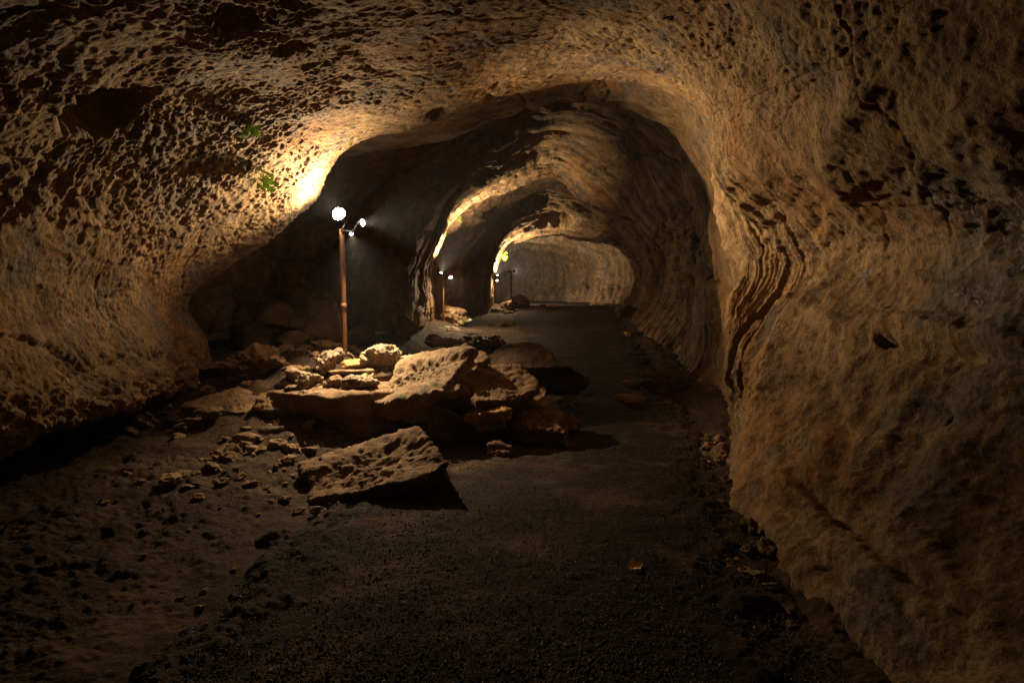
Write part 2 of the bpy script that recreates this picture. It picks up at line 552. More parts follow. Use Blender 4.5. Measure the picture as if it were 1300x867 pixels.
def swell(r, dy, k, kz, only=(1, 16)):
    """a ring a little farther on, widened about its own middle: the back of a rib"""
    a = np.array(r)
    c = np.array([a[3:15, 0].mean(), 0, a[:, 2].min() + 0.5])
    b = a.copy()
    lo, hi = only
    b[lo:hi, 0] = c[0] + (a[lo:hi, 0] - c[0]) * k
    up = a[:, 2] > c[2]
    b[up, 2] = c[2] + (a[up, 2] - c[2]) * kz
    b[:, 1] += dy
    return [tuple(x) for x in b]


rings.insert(12, swell(rings[11], 0.55, 1.09, 1.10))
rings.insert(15, swell(rings[14], 0.6, 1.10, 1.10))
print(len(rings))


def pchip(Pn, counts):
    """Pn (n, m, 3): monotone cubic along axis 0"""
    d = np.diff(Pn, axis=0)
    m = np.zeros_like(Pn)
    a, b = d[:-1], d[1:]
    same = (a * b) > 0
    m[1:-1] = np.where(same, 2 * a * b / np.where(same, a + b, 1), 0)
    m[0], m[-1] = d[0], d[-1]
    out, par = [], []
    for k, c in enumerate(counts):
        last = k == len(counts) - 1
        t = np.linspace(0, 1, c + (1 if last else 0), endpoint=last)
        tt = t[:, None, None]
        h00 = 2 * tt ** 3 - 3 * tt ** 2 + 1
        h10 = tt ** 3 - 2 * tt ** 2 + tt
        h01 = -2 * tt ** 3 + 3 * tt ** 2
        h11 = tt ** 3 - tt ** 2
        out.append(h00 * Pn[k] + h10 * m[k] + h01 * Pn[k + 1] + h11 * m[k + 1])
        par.append(k + t)
    return np.concatenate(out), np.concatenate(par)


def catmull(Pn, counts):
    ext = np.concatenate([2 * Pn[:1] - Pn[1:2], Pn, 2 * Pn[-1:] - Pn[-2:-1]])
    out, par = [], []
    for k, c in enumerate(counts):
        last = k == len(counts) - 1
        t = np.linspace(0, 1, c + (1 if last else 0), endpoint=last)
        tt = t[:, None, None]
        p0, p1, p2, p3 = ext[k], ext[k + 1], ext[k + 2], ext[k + 3]
        out.append(0.5 * (2 * p1 + (p2 - p0) * tt + (2 * p0 - 5 * p1 + 4 * p2 - p3) * tt ** 2 + (3 * p1 - p0 - 3 * p2 + p3) * tt ** 3))
        par.append(k + t)
    return np.concatenate(out), np.concatenate(par)


R0 = np.array(rings, np.float64)                       # (S, K, 3)
A, tpar = catmull(R0.transpose(1, 0, 2), NTP)          # (nt, S, 3)
G, spar = pchip(A.transpose(1, 0, 2), NS)              # (ns, nt, 3)
ns, nt = G.shape[:2]


def normals(G):
    ds = np.gradient(G, axis=0)
    dt = np.gradient(G, axis=1)
    n = np.cross(dt, ds)
    n /= np.linalg.norm(n, axis=-1, keepdims=True) + 1e-9
    c = G.mean(axis=1, keepdims=True)
    if ((c - G) * n).sum() < 0:
        n = -n
    return n


SP, TP = np.meshgrid(spar, tpar, indexing='ij')
N = normals(G)
V = G.reshape(-1, 3)
Nf = N.reshape(-1, 3)
sp, tp = SP.ravel(), TP.ravel()
yy = V[:, 1]
ptp = np.linalg.norm(np.diff(G, axis=1), axis=-1)
arc = np.concatenate([np.zeros((ns, 1)), np.cumsum(ptp, 1)], 1).ravel()
band_amt = smooth(6.6, 9.0, yy) * 1.0
band_amt = np.maximum(band_amt, 0.8 * smooth(11.5, 12.5, tp) * smooth(2.0, 5.0, yy))
ymean = np.array([r[3:16, 1].mean() for r in R0])
yb = np.interp(sp, np.arange(len(ymean)), ymean)
flow = np.stack([yb, arc, band_amt], -1)

h = np.zeros(len(V), np.float32)
vis = yy > 0.5
Vv = V[vis]
warp = np.stack([fbm(Vv * 1.1, s, 2) for s in (101, 105, 109)], -1)
yv, tv, ybv, spv = yy[vis], tp[vis], yb[vis], sp[vis]
far = smooth(6.8, 9.0, yv)
right = smooth(11.2, 12.6, tv)
left = smooth(6.6, 5.6, tv)
dsc = np.clip(yv / 7.0, 0.8, 3.0)
nearl = (1 - far) * (1 - right)
hv = 0.16 * fbm(Vv * 0.75, 121, 3) * (1 - 0.35 * right) * (1 - 0.45 * nearl)
hv += 0.065 * (1 - 0.35 * nearl) * fbm(Vv * 2.3 + warp * 0.8, 131, 5) * (1 - 0.6 * right) * (1 - 0.6 * far)
# pits and crests of the spattered lava
nearm = (yv < 9.5)
Vn = Vv[nearm]
wn = warp[nearm]
lf = left[nearm]
sq = np.stack([np.ones(len(Vn)), np.ones(len(Vn)), 1 - 0.45 * lf], -1)
q = (Vn + 0.10 * wn) * sq
w1 = worley(q * 5.0, 201)
w2 = worley(q * 11.5, 211)
w3 = worley(q * 25.0, 221)
dens = smooth(-0.22, 0.22, fbm(Vn * 1.5, 231, 3))
patch = 0.30 + 1.0 * smooth(-0.2, 0.25, fbm(Vn * 0.85, 233, 4))
pm = patch * (1 - 0.6 * smooth(10.5, 11.5, tv[nearm])) * (1 - far[nearm]) * (1 - 0.86 * right[nearm] * smooth(0, 1, 1.0))
low = 1 - 0.15 * smooth(4.0, 3.0, tv[nearm])
hp = 0.014 * (np.minimum(w1, 0.62) - 0.5) * (0.25 + dens) - 0.014 * smooth(0.40, 0.12, w1) * dens ** 2 \
    + 0.014 * (np.minimum(w2, 0.6) - 0.5) * (0.4 + 0.6 * dens) - 0.013 * smooth(0.42, 0.15, w2) * dens \
    + 0.024 * (np.minimum(w3, 0.6) - 0.5) + 0.034 * fbm(Vn * 13.0 + 2 * wn, 236, 5) + 0.020 * (ridged(Vn * 9.0 + 2 * wn, 237, 4) - 0.6)
hv[nearm] += hp * pm * low
hv += 0.020 * (ridged(Vv * 6.0 + warp * 1.5, 241, 3) - 0.6) * (1 - far) * (1 - 0.75 * right)
lipm = smooth(1.3, 1.9, tv) * smooth(3.4, 2.2, tv) * (1 - far)
hv += lipm * (0.16 * fbm(Vv * 2.6, 251, 4) + 0.07 * (ridged(Vv * 7.0, 255, 3) - 0.6))
# banded flow ridges that follow the section
lowp = fbm(Vv * 0.45, 601, 2)
lowq = fbm(Vv * 1.4, 605, 2)
fl = np.stack([ybv + 0.9 * lowp + 0.16 * lowq, arc[vis] * 0.035, np.zeros(len(yv))], -1)
b1 = fbm(fl * np.array([1.5, 1.0, 1.0]), 301, 3)
b2 = ridged(fl * np.array([3.2, 2.0, 1.0]), 311, 4) - 0.6
bm = far * (0.85 + 0.25 * smooth(9, 25, yv))
kq = b1 * 7.0
fr_ = kq - np.floor(kq)
terr = (np.floor(kq) + smooth(0.55, 0.95, fr_)) / 7.0
kf = fbm(fl * np.array([0.42, 0.5, 1.0]), 321, 2) * 5.0
tf = (np.floor(kf) + smooth(0.6, 0.95, kf - np.floor(kf))) / 5.0
hv += 1.6 * tf * smooth(30.5, 34, yv)
hv -= 0.5 * smooth(0.10, 0.0, np.abs(kf - np.floor(kf) - 0.6)) * smooth(32, 36, yv)
hv *= 1 - 0.55 * smooth(6.5, 5.5, tv) * smooth(12.5, 14, yv) * smooth(21, 20, yv)
b3 = fbm(fl * np.array([0.55, 0.8, 1.0]), 317, 2)
hv += bm * (0.36 * terr + 0.22 * b3 + 0.045 * b2 * dsc ** 0.5)
hv += far * 0.045 * dsc * fbm(Vv * 3.0 / dsc[:, None] ** .5, 319, 4)
al = smooth(6.9, 5.8, tv) * smooth(7.4, 8.2, yv) * smooth(15, 13, yv)
ka, kb = worley((Vv + 0.3 * warp) * 1.15, 327, True)
hv += al * (0.38 * (kb - ka) - 0.15 + 0.12 * fbm(Vv * 3.0, 328, 4))
# long swoops and lengthwise lines of the right wall
rm = right * smooth(1.0, 2.5, yv) * (1 - 0.5 * far)
fr = np.stack([yv * 0.55 + 0.25 * Vv[:, 2], Vv[:, 2] * 1.0, Vv[:, 0] * 0.6], -1) + 0.35 * warp
fw = np.stack([ybv * 1.9 + 0.5 * lowp + 0.10 * lowq, Vv[:, 2] * 0.07, np.zeros(len(yv))], -1)
kw = fbm(fw * np.array([1.0, 1.0, 1.0]), 345, 3) * 6.0
tw = (np.floor(kw) + smooth(0.30, 1.0, kw - np.floor(kw))) / 6.0
tw = tw + (kw / 6.0 - tw) * 0.8 * smooth(5.0, 4.2, yv)
rw = smooth(11.5, 12.3, tv) * smooth(16.2, 14.6, tv) * (0.22 + 0.78 * smooth(4.0, 5.1, yv)) * smooth(1.6, 3.2, yv) * (1 - 0.2 * far)
hv += rw * (0.23 * tw + 0.035 * (ridged(fw * np.array([2.6, 2.5, 1.0]), 347, 3) - 0.6))
fw2 = fw * np.array([0.75, 1.0, 1.0])
hv += right * smooth(16.2, 14.6, tv) * smooth(1.6, 3.0, yv) * (1 - far) * (0.17 * fbm(fw2, 348, 2) + 0.04 * (ridged(fw2 * np.array([1.6, 2, 1]), 349, 2) - 0.6))
hv += rm * (0.10 * fbm(fr * 1.3, 331, 3) + 0.05 * (ridged(fr * np.array([2.2, 3.4, 2.2]), 341, 3) - 0.6))
hv += rm * (0.024 * fbm(Vv * 9.0, 351, 5) + 0.05 * np.maximum(fbm(Vv * 3.6 + warp, 355, 4), 0))
wq = worley(Vv * np.array([8.0, 6.0, 5.0]) + warp, 357)
hv -= rm * (1 - far) * 0.022 * smooth(0.34, 0.12, wq) * smooth(-.05, 0.25, fbm(Vv * 1.9, 358, 3))
hv += rm * (1 - far) * (0.014 * (ridged(Vv * np.array([9., 7., 12.]) + 2 * warp, 359, 4) - .6))
# cracks
c1, c2 = worley((Vv + 0.22 * warp) * np.array([0.75, 0.6, 0.6]), 361, True)
crack = smooth(0.022, 0.0, c2 - c1)
hv -= crack * 0.028 * (0.5 - 0.45 * right) * smooth(10, 7, yv)
hv += 0.010 * fbm(Vv * 20.0, 371, 3) * (1 - 0.5 * far)
h[vis] = hv
h[~vis] = 0.16 * fbm(V[~vis] * 0.75, 121, 3)
h *= smooth(0.0, 0.4, tp) * (1 - smooth(16.4, 17.0, tp) * 0.5)

# niches and holes seen in the photograph: (pixel, radius m, depth m, stretch x, stretch z)
pxx, pyy = proj(V)
facing = (Nf * (np.array([0, 0, CAMZ]) - V)).sum(1) > 0
DENTS = [(140, 145, .36, .30, .8, 1.45),
         (705, 285, .95, .9, 1.2, 1.0), (1110, 425, .055, .12, 1.6, .8), (1185, 522, .035, .07, .8, 1.2), (868, 492, .10, .1, 1, 1),
          
         (560, 150, .16, .25, 1.2, .7), (600, 320, .4, .35, .7, 1.3), (835, 320, .7, .5, .6, 1.4),
         (835, 375, .5, .5, .6, 1.6), (365, 62, .13, .16, 1.3, .8), (300, 30, .12, .10, 1.6, .7), (885, 330, .35, .25, .5, 2.0)]
for (cx, cy, rad, dep, sx, sz) in DENTS:
    e = (pxx - cx) ** 2 + (pyy - cy) ** 2
    e = np.where(facing & vis & (yy > 1.0), e, 1e9)
    cand = np.where(e < 30)[0]
    if len(cand) == 0:
        cand = np.array([np.argmin(e)])
    k = cand[np.argmin(np.abs(yy[cand]) + 0.001 * e[cand])]
    c = V[k]
    d = V - c
    near = np.where(np.abs(d).max(1) < rad * 3)[0]
    dn = d[near]
    tang = np.sqrt((dn[:, 0] / sx) ** 2 + (dn[:, 1] / sx) ** 2 + (dn[:, 2] / sz) ** 2)
    tang = tang + rad * 0.45 * fbm(V[near] * (1.2 / rad), 401, 3)
    h[near] -= dep * smooth(rad * 1.05, rad * 0.55, tang)

# crests, grooves and cracks that can be traced on the walls: (points, half width px, height m, nearest, farthest)
def line_dist(pts):
    best = np.full(len(V), 1e9)
    along = np.zeros(len(V))
    for (a, b) in zip(pts[:-1], pts[1:]):
        ax, ay = a
        bx, by = b
        L2 = (bx - ax) ** 2 + (by - ay) ** 2
        t = np.clip(((wpx - ax) * (bx - ax) + (wpy - ay) * (by - ay)) / L2, 0, 1)
        d = np.hypot(wpx - ax - t * (bx - ax), wpy - ay - t * (by - ay))
        best = np.minimum(best, d)
    return best


jit = np.zeros((len(V), 2))
jit[vis] = np.stack([fbm(Vv * 2.2, 451, 4), fbm(Vv * 2.2, 457, 4)], -1)
wpx = pxx + jit[:, 0] * 26
wpy = pyy + jit[:, 1] * 26
LINES = [
    ([(955, 146), (926, 213), (945, 238), (1005, 283), (1020, 312), (1018, 345), (1001, 387)], 22, .05, 2.5, 6.3),
    ([(1105, 120), (1062, 165), (1045, 205), (1075, 235)], 22, .08, 2.2, 6.3),
    ([(1080, 432), (1160, 440), (1230, 452), (1320, 468)], 16, -.07, 2, 6),
    ([(1060, 405), (1160, 412), (1240, 425), (1320, 440)], 14, .05, 2, 6),
    ([(1062, 195), (1100, 248), (1122, 285), (1138, 335), (1128, 390)], 2.2, -.016, 2, 6),
    ([(1150, 180), (1180, 235), (1195, 262), (1205, 300)], 2.2, -.014, 2, 6),
    ([(1165, 548), (1230, 580), (1310, 606)], 3.0, -.03, 2, 6),
    ([(1010, 605), (1090, 680), (1180, 745), (1310, 830)], 9, -.06, 2, 6),
    ([(985, 640), (1060, 720), (1110, 770), (1150, 800)], 10, -.05, 2, 6),
    ([(960, 450), (985, 520), (1000, 600)], 14, .05, 3, 6.3),
    ([(1040, 470), (1060, 545), (1045, 620)], 12, -.05, 2.5, 6),
    ([(620, 120), (690, 132), (770, 112), (800, 160), (785, 190)], 3.5, -.10, 6, 16),
    ([(870, 205), (820, 195), (760, 215)], 3.5, -.10, 8, 18),
    ([(860, 275), (885, 320), (900, 350)], 9, -.25, 7, 15),
    ([(838, 285), (862, 330), (868, 380)], 6, -.20, 8, 18),
    ([(0, 425), (120, 470), (200, 450)], 4, -.04, 2, 7),
    ([(60, 215), (40, 260), (0, 300)], 6, -.08, 1.5, 7),
]
for pts, wdt, amt, d0, d1 in LINES:
    dd = line_dist(pts)
    k = (dd < wdt * 2.2) & (yy > d0) & (yy < d1) & facing
    h[k] += amt * np.exp(-(dd[k] / wdt) ** 2 * 1.2)

# wet seep on the right wall
wc = np.array(P(1275, 315, 2.75))
dw = (V - wc) * np.array([1.0, 1.0, 1.15])
wd = np.linalg.norm(dw, axis=1)
wet = np.zeros(len(V), np.float32)
nw = wd < 1.2
wet[nw] = smooth(0.75, 0.25, wd[nw] + 0.55 * fbm(V[nw] * 3.0, 411, 4)) * smooth(-0.12, 0.1, fbm(V[nw] * 7.0, 421, 3) + 0.08)
for (cx, cy, dd, rr) in ((1035, 480, 4.3, .22), (1140, 560, 3.3, .16), (1095, 350, 4.1, .10)):
    c = np.array(P(cx, cy, dd))
    dw = np.linalg.norm((V - c) * np.array([1, .8, .6]), axis=1)
    nw = dw < rr * 2
    wet[nw] = np.maximum(wet[nw], 0.8 * smooth(rr, rr * .3, dw[nw] + rr * fbm(V[nw] * 9.0, 431, 3)))
h += 0.022 * wet * fbm(V * 15.0, 441, 4)

G = (V + Nf * h[:, None]).reshape(ns, nt, 3)
flow3 = flow.reshape(ns, nt, 3)
wet2 = wet.reshape(ns, nt)


def piece(name, s0, s1, t0, t1, label, cat):
    i0, i1 = np.searchsorted(spar, [s0 - 1e-6, s1 + 1e-6])
    j0, j1 = np.searchsorted(tpar, [t0 - 1e-6, t1 + 1e-6])
    i1, j1 = min(i1 + 1, ns), min(j1 + 1, nt)
    g = G[i0:i1, j0:j1]
    f = grid_faces(g.shape[0], g.shape[1])
    me = mesh_from(name, g.reshape(-1, 3), f)
    a = me.attributes.new('flow', 'FLOAT_VECTOR', 'POINT')
    a.data.foreach_set('vector', np.ascontiguousarray(flow3[i0:i1, j0:j1].reshape(-1, 3), np.float32).ravel())
    a = me.attributes.new('wet', 'FLOAT', 'POINT')
    a.data.foreach_set('value', np.ascontiguousarray(wet2[i0:i1, j0:j1], np.float32).ravel())
    o = link(name, me, M_CAVE)
    tag(o, label, cat, kind='structure')
    return o


piece('cave_wall', 0, 7, 0, 6.5, 'pitted overhanging lava wall lit beside the first lamp post', 'cave wall')
piece('cave_wall', 0, 10, 11, 17, 'smooth brown flowing cave wall along the right edge of the path', 'cave wall')
piece('cave_ceiling', 0, 10, 6.5, 11, 'pitted arching cave ceiling above the first lamp post', 'cave ceiling')
piece('side_chamber', 7, 10, 0, 6.5, 'dark side chamber wall behind the first lamp post', 'cave wall')
piece('cave_tunnel', 10, 20, 0, 17, 'banded lava tunnel arches running away behind the second lamp post', 'cave tunnel')

# ------------------------------------------------------------------ rocks
_ico = {}


def ico(sub):
    if sub in _ico:
        return _ico[sub]
    import bmesh
    bm = bmesh.new()
    bmesh.ops.create_icosphere(bm, subdivisions=sub, radius=1.0)
    v = np.array([x.co[:] for x in bm.verts])
    bm.verts.index_update()
    f = np.array([[x.index for x in p.verts] for p in bm.faces])
    bm.free()
    _ico[sub] = (v, f)
    return _ico[sub]


def rock_mesh(name, size, seed, planes=13, rough=0.06, sub=5, scoria=0.0, face=None):
    r = np.random.RandomState(seed)
    v, f = ico(sub)
    v = v.copy()
    n = r.normal(size=(planes, 3))
    n /= np.linalg.norm(n, axis=1, keepdims=True)
    off = r.uniform(0.34, 0.8, planes)
    if face:
        fn = np.array(face[:3], float)
        fn /= np.linalg.norm(fn)
        keep = n @ fn < 0.55
        n, off = np.concatenate([n[keep], fn[None]]), np.concatenate([off[keep], [face[3]]])
    # radial clip: distance along each direction to the nearest plane
    dots = v @ n.T
    with np.errstate(divide='ignore'):
        lim = np.where(dots > 1e-3, off[None] / np.maximum(dots, 1e-3), 9.0)
    # soft minimum keeps the worn arrises a little rounded
    kk = 55.0
    rad = -np.log(np.exp(-kk * np.minimum(lim, 3.0)).sum(1) + np.exp(-kk * 1.0)) / kk
    v *= rad[:, None]
    lo, hi = v.min(0), v.max(0)
    v = (v - (lo + hi) / 2) / (hi - lo)
    v *= np.array(size)
    fnm = np.cross(v[f[:, 1]] - v[f[:, 0]], v[f[:, 2]] - v[f[:, 0]])
    nn = np.zeros_like(v)
    for c_ in range(3):
        np.add.at(nn, f[:, c_], fnm)
    nn /= np.linalg.norm(nn, axis=1, keepdims=True) + 1e-12
    s = float(np.mean(size))
    q = v + r.uniform(-50, 50, 3)
    d = rough * s * (fbm(q * (2.2 / s), 500 + seed % 7, 4) * 0.9)
    d += rough * s * 0.55 * fbm(q * (13.0 / s), 515, 4)
    # stepped fracture ledges
    lay = perlin(q * np.array([1.3, 1.3, 5.5]) / s, 520)
    d += 0.45 * rough * s * np.sign(lay) * np.minimum(np.abs(lay) * 4, 1)
    d += 0.45 * rough * s * (ridged(q * (7.0 / s), 530, 4) - 0.6)
    if scoria:
        w = worley(q * (6.5 / s), 540)
        d -= scoria * s * smooth(0.5, 0.15, w)
        w = worley(q * (14.0 / s), 541)
        d -= scoria * 0.5 * s * smooth(0.5, 0.15, w)
    v = v + nn * d[:, None]
    return mesh_from(name, v, f)


def rock(name, label, px, py, d, w, h, dep=None, rot=(0, 0, 0), seed=1, mat=None, planes=13, rough=0.06, sub=5, scoria=0.0,
         cat='rock', group=None, face=None):
    wm, hm = w * d / F, h * d / F
    me = rock_mesh(name, (wm, dep or wm * 0.8, hm), seed, planes, rough, sub, scoria, face)
    o = link(name, me, mat or M_ROCK)
    o.location = P(px, py, d)
    o.rotation_euler = Euler([math.radians(a) for a in rot], 'YXZ')
    if seed in (53, 136, 145, 146, 157, 163) or d > 7.5:
        # settle it into the ground it lies on
        R_ = o.rotation_euler.to_matrix()
        low = min((R_ @ Vector(c)).z for c in o.bound_box) + o.location.z
        gap = low - fz(o.location.x, o.location.y)
        if gap > -0.04:
            o.location.z -= gap + 0.05
    tag(o, label, cat, group)
    return o


